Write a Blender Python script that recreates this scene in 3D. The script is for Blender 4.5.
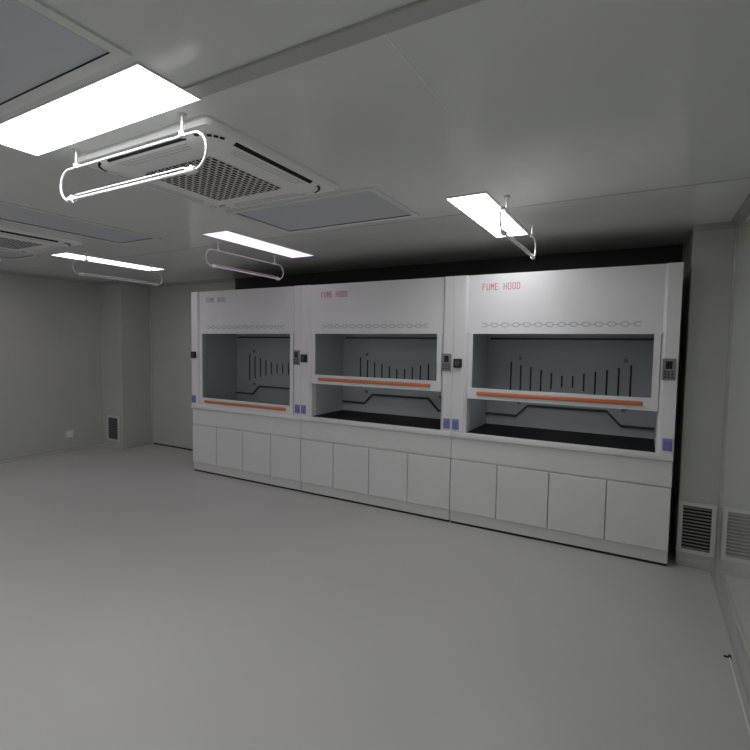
import bpy, bmesh, math, random
from mathutils import Vector, Matrix
C = bpy.context.scene.collection
for o in list(bpy.data.objects): bpy.data.objects.remove(o)
SC = bpy.context.scene
# ---------------- camera
H = 2.64                       # ceiling height
yaw, pit, rol = -0.5118980, -0.0597470, 0.0153749
F = Vector((math.sin(yaw)*math.cos(pit), math.cos(yaw)*math.cos(pit), math.sin(pit)))
R = Vector((math.cos(yaw), -math.sin(yaw), 0)); U = R.cross(F)
R2 = math.cos(rol)*R + math.sin(rol)*U; U2 = -math.sin(rol)*R + math.cos(rol)*U
cd = bpy.data.cameras.new('camera'); cam = bpy.data.objects.new('camera', cd); C.objects.link(cam)
m = Matrix((R2, U2, -F)).transposed().to_4x4(); m.translation = Vector((5.1756, -4.2979, 1.6863))
cam.matrix_world = m; cd.sensor_width = 36; cd.lens = 479.243/750*36; cd.clip_start = .05
SC.camera = cam
# ---------------- world, exposure
w = bpy.data.worlds.new('world'); SC.world = w; w.use_nodes = True
w.node_tree.nodes['Background'].inputs[0].default_value = (.02, .02, .02, 1)
w.node_tree.nodes['Background'].inputs[1].default_value = .2
SC.view_settings.view_transform = 'Standard'; SC.view_settings.look = 'None'
SC.view_settings.gamma = 1; SC.view_settings.use_curve_mapping = False
SC.view_settings.exposure = 0.12
LIGHT = 13.5                    # radiance of a lit ceiling panel

# ---------------- materials
def mat(name, col, rough=.5, metal=0, spec=.5, emit=None, estr=0, noise=None, bump=None, coat=0):
    M = bpy.data.materials.new(name); M.use_nodes = True
    nt = M.node_tree; b = nt.nodes['Principled BSDF']
    b.inputs['Base Color'].default_value = (*col, 1); b.inputs['Roughness'].default_value = rough
    b.inputs['Metallic'].default_value = metal; b.inputs['Specular IOR Level'].default_value = spec
    if coat: b.inputs['Coat Weight'].default_value = coat; b.inputs['Coat Roughness'].default_value = .03; b.inputs['Coat IOR'].default_value = 1.7
    if emit:
        b.inputs['Emission Color'].default_value = (*emit, 1); b.inputs['Emission Strength'].default_value = estr
    tc = nt.nodes.new('ShaderNodeTexCoord')
    if noise:
        sc, amt = noise
        n = nt.nodes.new('ShaderNodeTexNoise'); n.inputs['Scale'].default_value = sc; n.inputs['Detail'].default_value = 3
        r = nt.nodes.new('ShaderNodeValToRGB')
        r.color_ramp.elements[0].position = .3; r.color_ramp.elements[1].position = .7
        r.color_ramp.elements[0].color = (*[c*(1-amt) for c in col], 1); r.color_ramp.elements[1].color = (*[min(1, c*(1+amt)) for c in col], 1)
        nt.links.new(tc.outputs['Object'], n.inputs['Vector']); nt.links.new(n.outputs['Fac'], r.inputs['Fac'])
        nt.links.new(r.outputs['Color'], b.inputs['Base Color'])
    if bump:
        sc, st = bump
        n = nt.nodes.new('ShaderNodeTexNoise'); n.inputs['Scale'].default_value = sc; n.inputs['Detail'].default_value = 2
        bp = nt.nodes.new('ShaderNodeBump'); bp.inputs['Strength'].default_value = st; bp.inputs['Distance'].default_value = .01
        nt.links.new(tc.outputs['Object'], n.inputs['Vector']); nt.links.new(n.outputs['Fac'], bp.inputs['Height'])
        nt.links.new(bp.outputs['Normal'], b.inputs['Normal'])
    return M
mFloor = mat('epoxy_floor', (.515, .512, .502), .38, spec=.5, noise=(.9, .03), bump=(3, .03))
mWall = mat('wall_panel', (.49, .50, .465), .28, spec=.5, noise=(1.5, .03))
mCeil = mat('ceiling_panel', (.78, .80, .765), .17, spec=.5, noise=(1.2, .02), bump=(2.5, .06))
mStrip = mat('ceiling_strip', (.50, .505, .47), .4)
mSeam = mat('seam', (.25, .25, .24), .6)
mCove = mat('cove_trim', (.42, .425, .40), .25)
mHood = mat('hood_coated_steel', (.79, .785, .81), .40, noise=(3, .015))
mCab = mat('cabinet_coated_steel', (.74, .74, .75), .42, noise=(3, .015))
mPlinth = mat('plinth', (.68, .68, .68), .5)
mLiner = mat('hood_liner', (.58, .60, .625), .45)
mBlack = mat('black_epoxy_top', (.012, .012, .014), .6, spec=.2)
mDark = mat('dark_rubber', (.015, .015, .018), .6)
mGap = mat('black_gap', (.01, .01, .01), .9)
mOrange = mat('orange_handle', (.62, .19, .095), .28)
mText = mat('red_lettering', (.62, .10, .14), .5)
mTextFade = mat('faded_lettering', (.34, .24, .27), .5)
mVent = mat('vent_slot_grey', (.30, .30, .33), .6)
mVentL = mat('flap_line', (.55, .55, .54), .5)
mVent2 = mat('channel_grey', (.07, .07, .08), .6)
mCtrl = mat('control_plate', (.27, .26, .27), .35, metal=.3)
mScreen = mat('control_screen', (.02, .02, .025), .15)
mKey = mat('control_keys', (.07, .07, .075), .5)
mBlue = mat('blue_socket', (.27, .29, .60), .35)
mBlueD = mat('blue_socket_cover', (.19, .20, .48), .35)
mChrome = mat('brushed_steel', (.74, .74, .75), .35, metal=.35)
mTube = mat('lamp_tube_glass', (.82, .82, .84), .3)
mHolder = mat('lamp_holder', (.8, .8, .8), .35)
mFrame = mat('aluminium_frame', (.55, .55, .55), .35, metal=.4)
mHepa = mat('supply_panel', (.60, .64, .71), .4)
mHepaF = mat('supply_frame', (.78, .80, .765), .35)
mAC = mat('air_conditioner_plastic', (.92, .92, .91), .42)
mGrF = mat('grille_frame', (.62, .62, .61), .3)
mSlat = mat('grille_slat', (.22, .22, .22), .35)
mSock = mat('white_plastic', (.75, .75, .73), .4)
mShadeTop = mat('shade_darkened_top', (.10, .10, .10), .55, metal=.3)  # hood tops coloured dark to deepen the shade under the ceiling
def led(name, col, s):
    return mat(name, (.8, .8, .8), .5, emit=col, estr=s)
mLed = led('lit_panel_white', (1, 1, 1), LIGHT)
mLedH = led('lit_panel_hood', (1, 1, 1), LIGHT*.68)
mLedP = led('lit_panel_pinkish', (1.0, .78, 1.02), 1.15)
mLedD = led('lit_panel_dimmer', (1.0, .93, 1.02), 4.0)
# glass: see-through with real reflections
G = bpy.data.materials.new('sash_glass'); G.use_nodes = True; nt = G.node_tree; nt.nodes.clear()
out = nt.nodes.new('ShaderNodeOutputMaterial'); mx = nt.nodes.new('ShaderNodeMixShader'); lw = nt.nodes.new('ShaderNodeLayerWeight'); pw = nt.nodes.new('ShaderNodeMath'); fr = nt.nodes.new('ShaderNodeMath')
tr = nt.nodes.new('ShaderNodeBsdfTransparent'); gl = nt.nodes.new('ShaderNodeBsdfGlossy')
tr.inputs[0].default_value = (.90, .92, .93, 1); gl.inputs['Roughness'].default_value = .03; lw.inputs['Blend'].default_value = .5
pw.operation = 'POWER'; pw.inputs[1].default_value = 5; fr.operation = 'MULTIPLY_ADD'; fr.inputs[1].default_value = .9; fr.inputs[2].default_value = .035
nt.links.new(lw.outputs['Facing'], pw.inputs[0]); nt.links.new(pw.outputs[0], fr.inputs[0])
nt.links.new(fr.outputs[0], mx.inputs[0]); nt.links.new(tr.outputs[0], mx.inputs[1]); nt.links.new(gl.outputs[0], mx.inputs[2]); nt.links.new(mx.outputs[0], out.inputs[0])
# honeycomb grille of the cassettes: holes are dark, webs are plastic
HC = bpy.data.materials.new('honeycomb_grille'); HC.use_nodes = True; nt = HC.node_tree; b = nt.nodes['Principled BSDF']
tc = nt.nodes.new('ShaderNodeTexCoord'); br = nt.nodes.new('ShaderNodeTexBrick'); mp = nt.nodes.new('ShaderNodeMapping')
mp.inputs['Rotation'].default_value = (0, 0, math.pi/2)
br.inputs['Scale'].default_value = 1; br.inputs['Brick Width'].default_value = .046; br.inputs['Row Height'].default_value = .029
br.inputs['Mortar Size'].default_value = .0038; br.inputs['Mortar Smooth'].default_value = .1
br.inputs['Color1'].default_value = (.012, .012, .014, 1); br.inputs['Color2'].default_value = (.016, .016, .016, 1); br.inputs['Mortar'].default_value = (.95, .95, .95, 1)
nt.links.new(tc.outputs['Object'], mp.inputs[0]); nt.links.new(mp.outputs[0], br.inputs['Vector']); nt.links.new(br.outputs['Color'], b.inputs['Base Color'])
b.inputs['Roughness'].default_value = .6; b.inputs['Specular IOR Level'].default_value = .1

# ---------------- mesh helpers
def link(name, bm, m, parent=None, smooth=False):
    bmesh.ops.recalc_face_normals(bm, faces=bm.faces[:])
    me = bpy.data.meshes.new(name); bm.to_mesh(me); bm.free()
    for x in (m if isinstance(m, (list, tuple)) else [m]): me.materials.append(x)
    if smooth:
        for p in me.polygons: p.use_smooth = True
        try: me.set_sharp_from_angle(angle=math.radians(35))
        except Exception: pass
    o = bpy.data.objects.new(name, me); C.objects.link(o)
    if parent: o.parent = parent; o.matrix_parent_inverse = Matrix.Translation(-world_loc(parent))
    return o
def world_loc(o):
    # every parent chain here is made of pure translations
    v = Vector(o.location)
    return v if o.type == 'EMPTY' else Vector((0, 0, 0)) + (world_off(o))
def world_off(o):
    return Vector((0, 0, 0))
def box(bm, x0, x1, y0, y1, z0, z1, bev=0, seg=2, mi=0):
    vs = [bm.verts.new(c) for c in ((x0,y0,z0),(x1,y0,z0),(x1,y1,z0),(x0,y1,z0),(x0,y0,z1),(x1,y0,z1),(x1,y1,z1),(x0,y1,z1))]
    fs = [bm.faces.new([vs[i] for i in f]) for f in ((3,2,1,0),(4,5,6,7),(0,1,5,4),(1,2,6,5),(2,3,7,6),(3,0,4,7))]
    for f in fs: f.material_index = mi
    if bev:
        es = list({e for f in fs for e in f.edges})
        bmesh.ops.bevel(bm, geom=es, offset=bev, segments=seg, affect='EDGES', profile=.5)
def B(*boxes, bev=0, mi=0):
    bm = bmesh.new()
    for b_ in boxes: box(bm, *b_, bev=bev, mi=mi)
    return bm
def prism(bm, pts, lo, hi, axis):
    """pts: 2-D outline in the two other axes (in x,y,z order), extruded along axis"""
    def P(a, b_, t):
        return {0: (t, a, b_), 1: (a, t, b_), 2: (a, b_, t)}[axis]
    A = [bm.verts.new(P(a, b_, lo)) for a, b_ in pts]; D = [bm.verts.new(P(a, b_, hi)) for a, b_ in pts]
    n = len(pts)
    bm.faces.new(A[::-1]); bm.faces.new(D)
    for i in range(n): bm.faces.new((A[i], A[(i+1) % n], D[(i+1) % n], D[i]))
def cyl(bm, a, b_, r, r2=None, n=14):
    a = Vector(a); b_ = Vector(b_); d = b_-a; q = d.to_track_quat('Z', 'Y'); r2 = r if r2 is None else r2
    A = []; D = []
    for i in range(n):
        t = 2*math.pi*i/n; v = Vector((math.cos(t), math.sin(t), 0))
        A.append(bm.verts.new(a+q@(v*r))); D.append(bm.verts.new(b_+q@(v*r2)))
    bm.faces.new(A[::-1]); bm.faces.new(D)
    for i in range(n): bm.faces.new((A[i], A[(i+1) % n], D[(i+1) % n], D[i]))
def tube(bm, pts, r, n=10, closed=False):
    pts = [Vector(p) for p in pts]; rings = []; N = len(pts)
    side = None
    for i, p in enumerate(pts):
        if closed: d = pts[(i+1) % N]-pts[i-1]
        else: d = pts[min(i+1, N-1)]-pts[max(i-1, 0)]
        d.normalize()
        if side is None:
            side = d.cross(Vector((.3, .5, .81))).normalized()
        side = (side-d*side.dot(d)).normalized(); up = d.cross(side)
        rings.append([bm.verts.new(p+r*(math.cos(2*math.pi*k/n)*side+math.sin(2*math.pi*k/n)*up)) for k in range(n)])
    for i in range(N if closed else N-1):
        a = rings[i]; b_ = rings[(i+1) % N]
        for k in range(n): bm.faces.new((a[k], a[(k+1) % n], b_[(k+1) % n], b_[k]))
    if not closed:
        bm.faces.new(rings[0][::-1]); bm.faces.new(rings[-1])
def rrect(cx, cy, hx, hy, r, n=8):
    pts = []
    for sx, sy, a0 in ((1,1,0),(-1,1,90),(-1,-1,180),(1,-1,270)):
        for k in range(n+1):
            a = math.radians(a0+90*k/n); pts.append((cx+sx*(hx-r)+r*math.cos(a), cy+sy*(hy-r)+r*math.sin(a)))
    return pts
def struct(name, bm, m, smooth=False):
    o = link(name, bm, m, smooth=smooth); o['kind'] = 'structure'; return o
def thing(name, label, cat, loc=(0,0,0), group=None):
    o = bpy.data.objects.new(name, None); o.empty_display_size = .1; C.objects.link(o); o.location = loc
    o['label'] = label; o['category'] = cat
    if group: o['group'] = group
    return o
def stroke(bm, pts, wd, y0, y1):
    """flat strokes in an x-z plane, given a real thickness from y0 to y1"""
    for (a, b_) in zip(pts[:-1], pts[1:]):
        a = Vector(a); b_ = Vector(b_); d = (b_-a)
        if d.length < 1e-6: continue
        d.normalize(); n = Vector((-d.y, d.x))*wd/2; e = d*wd*.4
        q = [a-e+n, a-e-n, b_+e-n, b_+e+n]
        prism(bm, [(v.x, v.y) for v in q], y0, y1, 1)

# ---------------- room
LW, RW, BW, FW = -2.5, 5.725, .82, -7.2     # left, right, back, wall behind the camera
RX, RY = 5.458, .13                          # boxing on the right
LX, LY = -1.97, .30                          # boxing on the left
struct('floor', B((LW-.1, RW+.1, FW-.1, BW+.1, -.1, 0)), mFloor)
struct('ceiling', B((LW-.1, RW+.1, FW-.1, BW+.1, H, H+.1)), mCeil)
struct('wall_left', B((LW-.1, LW, FW, BW, 0, H)), mWall)
struct('wall_right', B((RW, RW+.1, FW, BW, 0, H)), mat('wall_panel_glossy', (.70, .715, .66), .05, spec=.9, coat=1))
struct('wall_back', B((LW-.1, RW+.1, BW, BW+.1, 0, H)), mWall)
struct('wall_shade_board', B((-.03, RX-.03, BW-.02, BW, 2.2, H-.0005)), mat('painted_shade_board', (.03, .03, .03), .6))  # added dark board, its black stands in for the shade above the hoods
struct('wall_front', B((LW-.1, RW+.1, FW-.1, FW, 0, H)), mWall)
struct('wall_return_duct_right', B((RX, RW, RY, BW, 0, H), bev=.008), mWall)
struct('wall_return_duct_left', B((LW, LX, LY, BW, 0, H), bev=.008), mWall)
# concave coves where planes meet
def cove(name, axis, lo, hi, ca, cb, sa, sb, r=.045):
    pts = [(ca, cb), (ca+sa*r, cb)]
    for k in range(1, 8):
        a = math.radians(90*k/8); pts.append((ca+sa*(r-r*math.sin(a)), cb+sb*(r-r*math.cos(a))))
    pts.append((ca, cb+sb*r))
    bm = bmesh.new(); prism(bm, pts, lo, hi, axis)
    return struct(name, bm, mCove, smooth=True)
cove('trim_1', 1, FW, RY, RW, 0, -1, 1)
cove('trim_2', 1, FW, RY, RW, H, -1, -1)
cove('trim_3', 2, 0, H, RW, RY, -1, -1, .012)
cove('trim_4', 1, FW, LY, LW, 0, 1, 1)
cove('trim_5', 1, FW, LY, LW, H, 1, -1)
cove('trim_6', 2, 0, H, LW, LY, 1, -1, .02)
cove('trim_7', 0, LW, LX, LY, 0, -1, 1, .03)
cove('trim_8', 0, RX, RW, RY, 0, -1, 1, .03)
cove('trim_9', 0, LW, LX, LY, H, -1, -1)
cove('trim_10', 0, RX, RW, RY, H, -1, -1)
cove('trim_11', 1, LY, BW, LX, H, 1, -1)
cove('trim_12', 2, 0, H, LX, BW, 1, -1, .03)
cove('trim_13', 0, LX, RX, BW, H, -1, -1)
struct('base_gap_back', B((LX+.05, -.02, BW-.006, BW, 0, .02)), mGap)  # black strip in place of the dark gap at the wall foot
# seams and the flat strip in the ceiling
struct('trim_14', B((3.63, RW, -3.045, -2.975, H-.012, H), bev=.002), mStrip)
struct('trim_15', B((LW, RW, -.962, -.956, H-.0015, H)), mSeam)
struct('trim_16', B((4.44, 4.444, -2.975, -2.35, H-.0012, H)), mAC)
struct('trim_17', B((RW-.076, RW-.068, FW, -1.11, 0.0, .005), bev=.001), mSock)
struct('trim_18', B((RW-.098, RW-.062, -1.112, -1.096, 0, .004), (RW-.074, RW-.062, -1.096, -1.075, 0, .004)), mGap)

# ---------------- fume hoods
FONT = {'F': [[(0,0),(0,1),(.85,1)],[(0,.55),(.7,.55)]], 'U': [[(0,1),(0,.12),(.15,0),(.7,0),(.85,.12),(.85,1)]],
        'M': [[(0,0),(0,1),(.42,.45),(.85,1),(.85,0)]], 'E': [[(.85,0),(0,0),(0,1),(.85,1)],[(0,.52),(.72,.52)]],
        'H': [[(0,0),(0,1)],[(.85,0),(.85,1)],[(0,.52),(.85,.52)]], 'O': [[(.15,0),(0,.15),(0,.85),(.15,1),(.7,1),(.85,.85),(.85,.15),(.7,0),(.15,0)]],
        'D': [[(0,0),(0,1),(.62,1),(.85,.8),(.85,.2),(.62,0),(0,0)]]}
def fume_hood(x0, sz, label, textmat):
    t = thing('fume_hood', label, 'fume hood', (x0+.9, .4, 0), 'fume hoods along the back wall')
    X = lambda v: x0+v
    g = .0008
    # base cabinet
    cab = link('base_cabinet', B((X(.006), X(1.794), .03, .79, .10, .832), (X(g+.001), X(1.8-g-.001), .012, .03, .632, .832)), mCab, t)
    link('plinth', B((X(.004), X(1.796), .022, .76, .020, .12)), mPlinth, cab)
    link('plinth_gap', B((X(.01), X(1.79), .023, .75, 0, .020)), mGap, cab)
    ds = [0, .4475, .8975, 1.3475, 1.8]
    for a, b_ in zip(ds[:-1], ds[1:]):
        link('cabinet_door', B((X(a)+.003, X(b_)-.003, .004, .0295, .124, .620), bev=.006), mCab, cab)
    # worktop and dark working surface
    wt = link('worktop', B((X(g), X(1.8-g), -.012, .79, .838, .888), bev=.006), mHood, t, smooth=True)
    link('work_surface', B((X(.142), X(1.678), .03, .66, .888, .8925)), mBlack, wt)
    # outer casing: back, side skins, top
    link('casing', B((X(.002), X(.014), .05, .79, .888, 2.345), (X(1.786), X(1.798), .05, .79, .888, 2.345),
                     (X(.014), X(1.786), .775, .79, .888, 2.345)), mHood, t)
    link('casing_top', B((X(.014), X(1.786), .05, .775, 2.30, 2.335)), mShadeTop, t)
    # front posts, bevelled towards the opening
    for s in (0, 1):
        q = (lambda v: X(v)) if s == 0 else (lambda v: X(1.8-v+.02 if v > .1 else 1.8-v))
        bm = bmesh.new()
        pts = [(q(.001), 0), (q(.112), 0), (q(.138), .028), (q(.140), .10), (q(.001), .10)]
        prism(bm, pts, .888, 2.352, 2)
        link('side_post', bm, mHood, t)
    # fascia
    fa = link('fascia', B((X(.134), X(1.686), .022, .05, 1.835, 2.352), (X(.130), X(1.690), .010, .05, 1.815, 1.835)), mHood, t)
    bm = bmesh.new(); y0, y1 = .0208, .0222
    n, x = 14, .235; per = 1.335/n; wd = .0045; za, zb = 1.912, 1.878; zm = (za+zb)/2
    for i in range(n):
        c = X(x+per*(i+.5))
        if i > 0 : stroke(bm, [(c-per*.5+.002, zm), (c-per*.32, zm)], wd, y0, y1)
        if i < n-1: stroke(bm, [(c+per*.32, zm), (c+per*.5-.002, zm)], wd, y0, y1)
        L = c-per*.32; Rr = c+per*.32
        up = [(c-per*.17, za), (c+per*.17, za)]; dn = [(c-per*.17, zb), (c+per*.17, zb)]
        if i > 0: up = [(L, zm+.002)]+up; dn = [(L, zm-.002)]+dn
        if i < n-1: up = up+[(Rr, zm+.002)]; dn = dn+[(Rr, zm-.002)]
        stroke(bm, up, wd, y0, y1); stroke(bm, dn, wd, y0, y1)
    link('vent_slots', bm, mVent, fa)
    px = .262
    for word in ('FUME', 'HOOD'):
        bm = bmesh.new()
        for ch in word:
            for pl in FONT[ch]: stroke(bm, [(X(px+.027*a), 2.212+.055*b_) for a, b_ in pl], .0055, .0206, .0222)
            px += .0385
        px += .0385
        link('lettering', bm, textmat, fa)
    # liner
    li = link('liner', B((X(.132), X(.142), .10, .66, .888, 1.84), (X(1.678), X(1.688), .10, .66, .888, 1.84),
                         (X(.142), X(1.678), .05, .66, 1.84, 1.85)), mLiner, t)
    bf = link('baffle', B((X(.132), X(1.688), .66, .675, .888, 1.84)), mLiner, t)
    hh = [.18, .15, .13, .107, .083, .057]; hh = hh+hh[::-1]
    for i in range(12):
        c = X(.388+.0985*i)
        link('baffle_slot', B((c-.008, c+.008, .6565, .6605, 1.372-hh[i], 1.372+hh[i])), mGap, bf)
    bm = bmesh.new()
    pts = [(.143, 1.005), (.455, 1.0), (.565, 1.112), (1.285, 1.112), (1.41, .985), (1.677, .985)]
    up = [(X(a), z+.011) for a, z in pts]; dn = [(X(a), z-.011) for a, z in pts]
    for i in range(5):
        prism(bm, [dn[i], dn[i+1], up[i+1], up[i]], .640, .6605, 1)
    link('baffle_channel', bm, mVent2, bf)
    link('baffle_top_slot', B((X(.17), X(1.64), .650, .6605, 1.775, 1.795)), mDark, bf)
    for a in (.475, 1.425):
        for z in (1.59, 1.14):
            bm = bmesh.new(); cyl(bm, (X(a), .66, z), (X(a), .64, z), .020, .014)
            link('baffle_knob', bm, mCtrl, bf, smooth=True)
    # sash: frame, glass and orange pull bar
    zb_ = sz; zt = 1.815
    y0, y1 = .062, .088
    y0, y1 = .012, .034
    fr_ = link('sash', B((X(.141), X(1.679), y0, y1, zb_, zb_+.100), (X(.141), X(.184), y0, y1, zb_+.100, zt),
                       (X(1.632), X(1.679), y0, y1, zb_+.100, zt)), mHood, t)
    link('sash_glass', B((X(.183), X(1.633), y0+.009, y0+.014, zb_+.098, 1.84)), G, fr_)
    bm = B((X(.235), X(1.575), -.006, y0+.001, zb_+.034, zb_+.070), bev=.010)
    link('sash_handle', bm, mOrange, fr_, smooth=True)
    # control panel on the right post, switch on the left one, sockets on both
    cp = link('control_panel', B((X(1.695), X(1.785), -.010, .001, 1.462, 1.628), bev=.003), mCtrl, t)
    link('screen', B((X(1.718), X(1.762), -.0125, -.009, 1.548, 1.608)), mScreen, cp)
    for i in range(3):
        for j in range(3):
            a = X(1.707+.024*i); z = 1.478+.021*j
            link('button', B((a, a+.018, -.0135, -.009, z, z+.014), bev=.002), mKey, cp)
    sw = link('water_switch', B((X(.012), X(.092), -.030, .001, 1.497, 1.583), bev=.010), mDark, t, smooth=True)
    bm = bmesh.new(); cyl(bm, (X(.052), -.030, 1.54), (X(.052), -.044, 1.54), .026, .022, 18)
    link('switch_dial', bm, mKey, sw, smooth=True)
    for a in (.010, 1.722):
        so = link('power_socket', B((X(a), X(a+.066), -.010, .001, .915, 1.012), bev=.003), mBlue, t)
        link('socket_cover', B((X(a+.007), X(a+.059), -.017, -.009, .922, .992), bev=.003), mBlueD, so)
    return t
fume_hood(0, .888, 'white steel fume hood at the left end, sash pulled fully down to the bench', mTextFade)
fume_hood(1.8, 1.262, 'white steel fume hood in the middle, between the two others, sash half open', mText)
fume_hood(3.6, 1.215, 'white steel fume hood at the right end, nearest the wall grille, sash half open', mText)

# ---------------- ceiling lights
def light_panel(x0, x1, y0, y1, m_, label):
    t = thing('ceiling_light', label, 'ceiling light', ((x0+x1)/2, (y0+y1)/2, H), 'flush rectangular ceiling light panels')
    f = .006
    link('frame', B((x0-f, x1+f, y0-f, y0, H-.008, H), (x0-f, x1+f, y1, y1+f, H-.008, H), (x0-f, x0, y0, y1, H-.008, H), (x1, x1+f, y0, y1, H-.008, H)), mAC, t)
    link('diffuser', B((x0, x1, y0, y1, H-.007, H-.001)), m_, t)
light_panel(2.43, 3.625, -3.225, -2.965, mLed, 'largest, nearest lit white ceiling panel, above the hanging lamp before the air conditioner')
light_panel(4.03, 4.285, -1.36, -.17, mLedH, 'bright white lit ceiling panel in front of the right fume hood')
light_panel(1.79, 2.08, -1.36, -.15, mLedP, 'pinkish lit ceiling panel in front of the left and middle fume hoods')
light_panel(-.56, -.26, -1.40, -.20, mLedD, 'narrow lit ceiling panel nearest the left wall grille, above the farthest hanging lamp')
light_panel(-1.82, -1.52, -2.68, -1.48, mLedD, 'lit ceiling panel of which only a tip shows at the left picture edge')
light_panel(.1, 1.3, -4.6, -4.3, mLed, 'added unseen lit ceiling panel behind the camera on the left side')  # this and the next two: unseen panels added to light the room
light_panel(3.2, 3.5, -6.2, -5.0, mLed, 'added unseen lit ceiling panel behind the camera in the middle of the room')
light_panel(-1.5, -1.2, -6.4, -5.2, mLed, 'added unseen lit ceiling panel behind the camera beside the left wall')

# ---------------- hanging lamps (racetrack bracket with a tube along the bottom)
def hanging_lamp(cx, cy, along, label, L=1.07):
    t = thing('hanging_lamp', label, 'ultraviolet lamp', (cx, cy, H), 'hanging tube lamps beside the ceiling lights')
    zt, zb = 2.553, 2.402; r = (zt-zb)/2; zm = (zt+zb)/2; hl = L/2-r
    P = (lambda a, z, s=0: (cx+a, cy+s, z)) if along == 'x' else (lambda a, z, s=0: (cx+s, cy+a, z))
    for s in (-1, 1):
        bm = bmesh.new(); a = s*.39
        cyl(bm, P(a, H), P(a, H-.010), .020, .016); cyl(bm, P(a, H-.010), P(a, zt+.012), .0055)
        link('hanger_rod', bm, mChrome, t, smooth=True)
        bm = bmesh.new(); cyl(bm, P(a, zt+.014), P(a, zt-.006), .016, .013)
        bmesh.ops.bevel(bm, geom=bm.edges[:], offset=.001, segments=1, affect='EDGES')
        link('hanger_clip', bm, mHolder, t, smooth=True)
    pts = [P(-hl-r*math.sin(math.radians(k*9)), zm-r*math.cos(math.radians(k*9))) for k in range(21)]
    pts += [P(-hl+2*hl*k/12, zt) for k in range(1, 12)]
    pts += [P(hl+r*math.sin(math.radians(k*9)), zm+r*math.cos(math.radians(k*9))) for k in range(21)]
    bm = bmesh.new(); tube(bm, pts, .0058); link('bracket_loop', bm, mChrome, t, smooth=True)
    for s in (-1, 1):
        bm = bmesh.new()
        cyl(bm, P(s*(hl+.012), zb), P(s*(hl-.035), zb), .014, .017)
        cyl(bm, P(s*(hl-.018), zb), P(s*(hl-.018), zb+.022), .008, .006)
        link('lamp_holder', bm, mHolder, t, smooth=True)
    bm = bmesh.new(); cyl(bm, P(-hl+.036, zb), P(hl-.036, zb), .0075); link('lamp_tube', bm, mTube, t, smooth=True)
    bm = bmesh.new(); tube(bm, [P(-hl+.03, zb+.006, .0), P(-hl+.06, zb+.019), P(hl-.06, zb+.019), P(hl-.03, zb+.006)], .003)
    link('lamp_wire', bm, mChrome, t, smooth=True)
hanging_lamp(3.06, -2.904, 'x', 'chrome loop hanging lamp nearest the camera, before the honeycomb air conditioner')
hanging_lamp(4.378, -.83, 'y', 'chrome loop hanging lamp beside the light panel at the right fume hood')
hanging_lamp(1.665, -.685, 'y', 'chrome loop hanging lamp below the pinkish light panel above the left hood')
hanging_lamp(-.10, -.89, 'y', 'chrome loop hanging lamp farthest away, towards the left wall grille')

# ---------------- filtered air supply panels
def supply(x0, x1, y0, y1, label):
    t = thing('air_supply_panel', label, 'air vent', ((x0+x1)/2, (y0+y1)/2, H), 'blue-grey air supply panels in the ceiling')
    f = .045; d = .009
    link('frame', B((x0-f, x1+f, y0-f, y0, H-d, H), (x0-f, x1+f, y1, y1+f, H-d, H), (x0-f, x0, y0, y1, H-d, H), (x1, x1+f, y0, y1, H-d, H)), mHepaF, t)
    e = .003
    link('gasket', B((x0, x1, y0, y0+e, H-d+.001, H-.001), (x0, x1, y1-e, y1, H-d+.001, H-.001), (x0, x0+e, y0+e, y1-e, H-d+.001, H-.001), (x1-e, x1, y0+e, y1-e, H-d+.001, H-.001)), mGap, t)
    link('cover_plate', B((x0+e, x1-e, y0+e, y1-e, H-.004, H-.001)), mHepa, t)
supply(2.55, 3.67, -1.72, -1.115, 'blue-grey air supply panel between the air conditioner and the middle fume hood')
supply(.76, 1.26, -2.62, -1.45, 'blue-grey air supply panel left of the nearer air conditioner, towards the left edge')
supply(2.45, 3.61, -4.0, -3.31, 'large blue-grey air supply panel in the top left corner of the picture')
supply(-1.23, -.76, -2.62, -1.47, 'dark air supply panel barely showing at the left edge, beyond the second air conditioner')

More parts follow.
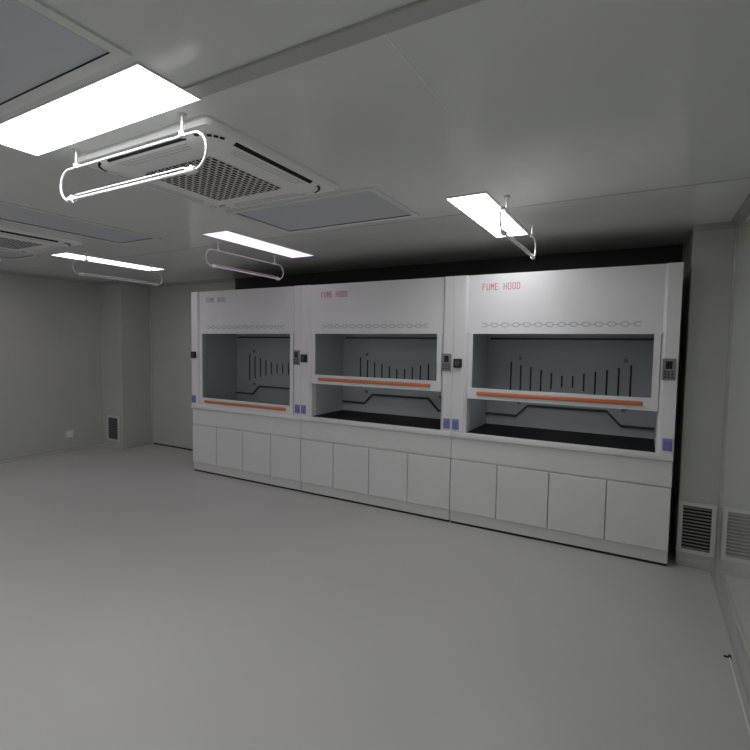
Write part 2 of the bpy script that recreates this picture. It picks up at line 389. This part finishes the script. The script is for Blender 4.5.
# ---------------- cassette air conditioners
def cassette(cx, cy, label):
    t = thing('air_conditioner', label, 'air conditioner', (cx, cy, H), 'ceiling cassette air conditioners')
    z0 = H-.028
    bm = bmesh.new()
    lv = [(.50, .03, H), (.50, .03, H-.012), (.485, .03, z0), ]
    rings = []
    for h, r, z in lv: rings.append([bm.verts.new((x, y, z)) for x, y in rrect(cx, cy, h, h, r)])
    for a, b_ in zip(rings[:-1], rings[1:]):
        n = len(a)
        for i in range(n): bm.faces.new((a[i], a[(i+1) % n], b_[(i+1) % n], b_[i]))
    bm.faces.new(rings[-1])
    link('panel', bm, mAC, t, smooth=True)
    # raised central field with rounded corners
    bm = bmesh.new(); rings = []
    for h, r, z in ((.455, .13, z0), (.430, .105, z0-.013), (.36, .10, z0-.018), (.285, .05, z0-.020)):
        rings.append([bm.verts.new((x, y, z)) for x, y in rrect(cx, cy, h, h, r)])
    for a, b_ in zip(rings[:-1], rings[1:]):
        n = len(a)
        for i in range(n): bm.faces.new((a[i], a[(i+1) % n], b_[(i+1) % n], b_[i]))
    bm.faces.new(rings[-1]); 
    link('inner_panel', bm, mAC, t, smooth=True)
    # honeycomb intake grille, its mesh local so that the pattern sits straight
    bm = bmesh.new(); prism(bm, rrect(0, 0, .262, .262, .03), -.004, .003, 2)
    g = link('intake_grille', bm, HC, t); g.matrix_parent_inverse = Matrix.Identity(4); g.location = (0, 0, z0-.020-H)
    # air outlets: long dark slot, flap and corner dashes on each side
    for k in range(4):
        a = k*math.pi/2; rot = Matrix.Rotation(a, 4, 'Z'); T = Matrix.Translation((cx, cy, 0))
        def curve(off, half, bend, n=24):
            return [Vector((off-bend*(abs(-1+2*i/n)**4), half*(-1+2*i/n), 0)) for i in range(n+1)]
        bm = bmesh.new()
        prism(bm, [(.4525, z0-.0005), (.4525, z0-.0035), (.4335, z0-.0135), (.4325, z0-.0095)], -.29, .29, 1)
        bm.transform(T@rot); link('outlet_slot', bm, mGap, t)
        bm = bmesh.new()
        for u in (.405, .385, .365):
            zz = z0-.018+.005*(u-.36)/.07
            prism(bm, [(u, zz-.0012), (u+.003, zz-.0012), (u+.003, zz+.002), (u, zz+.002)], -.27+.4*(.43-u), .27-.4*(.43-u), 1)
        bm.transform(T@rot); link('outlet_flap', bm, mVentL, t)
        bm = bmesh.new()
        for s in range(5):
            th = math.radians(18+s*13.5)
            c = Vector((.325+.118*math.cos(th), .325+.118*math.sin(th), 0)); d = Vector((-math.sin(th), math.cos(th), 0)); nn = Vector((math.cos(th), math.sin(th), 0))
            q = [c-d*.010-nn*.006, c+d*.010-nn*.006, c+d*.010+nn*.006, c-d*.010+nn*.006]
            prism(bm, [(v.x, v.y) for v in q], z0-.0105, z0-.0045, 2)
        bm.transform(T@rot); link('corner_vents', bm, mGap, t)
    bm = B((cx-.355, cx-.315, cy+.352, cy+.364, z0-.0215, z0-.012)); link('badge', bm, mVent, t)
cassette(3.05, -2.36, 'white ceiling cassette air conditioner with honeycomb grille, nearest and fully in view')
cassette(-.03, -2.12, 'ceiling cassette air conditioner cut off by the left edge of the picture')

# ---------------- return air grilles
def grille(x0, x1, y, label):
    t = thing('return_air_grille', label, 'air grille', ((x0+x1)/2, y, .105), 'louvred return air grilles near the floor')
    z0, z1 = .105, .51; f = .03
    link('grille_frame', B((x0, x1, y-.014, y, z0, z0+f), (x0, x1, y-.014, y, z1-f, z1), (x0, x0+f, y-.014, y, z0+f, z1-f), (x1-f, x1, y-.014, y, z0+f, z1-f), bev=.002), mGrF, t)
    link('grille_backing', B((x0+f, x1-f, y-.0035, y, z0+f, z1-f)), mGap, t)
    n = 13
    for i in range(n):
        z = z0+f+(z1-z0-2*f)*(i+.5)/n
        bm = bmesh.new(); prism(bm, [(y-.012, z-.0035), (y-.0115, z-.0055), (y-.004, z+.002), (y-.0045, z+.004)], x0+f, x1-f, 0)
        link('slat', bm, mSlat, t)
grille(5.459, 5.706, RY, 'white framed black louvred grille low on the wall right of the fume hoods')
grille(-2.36, -2.05, LY, 'white framed dark grille low on the wall in the far left corner')

# ---------------- wall socket on the left wall
t = thing('wall_socket', 'small white wall socket low on the left wall', 'socket', (LW, -.22, .2))
so = link('cover_plate', B((LW, LW+.010, -.275, -.165, .215, .325), bev=.003), mSock, t)
link('socket_face', B((LW+.009, LW+.014, -.245, -.195, .245, .295), bev=.002), mHolder, t)
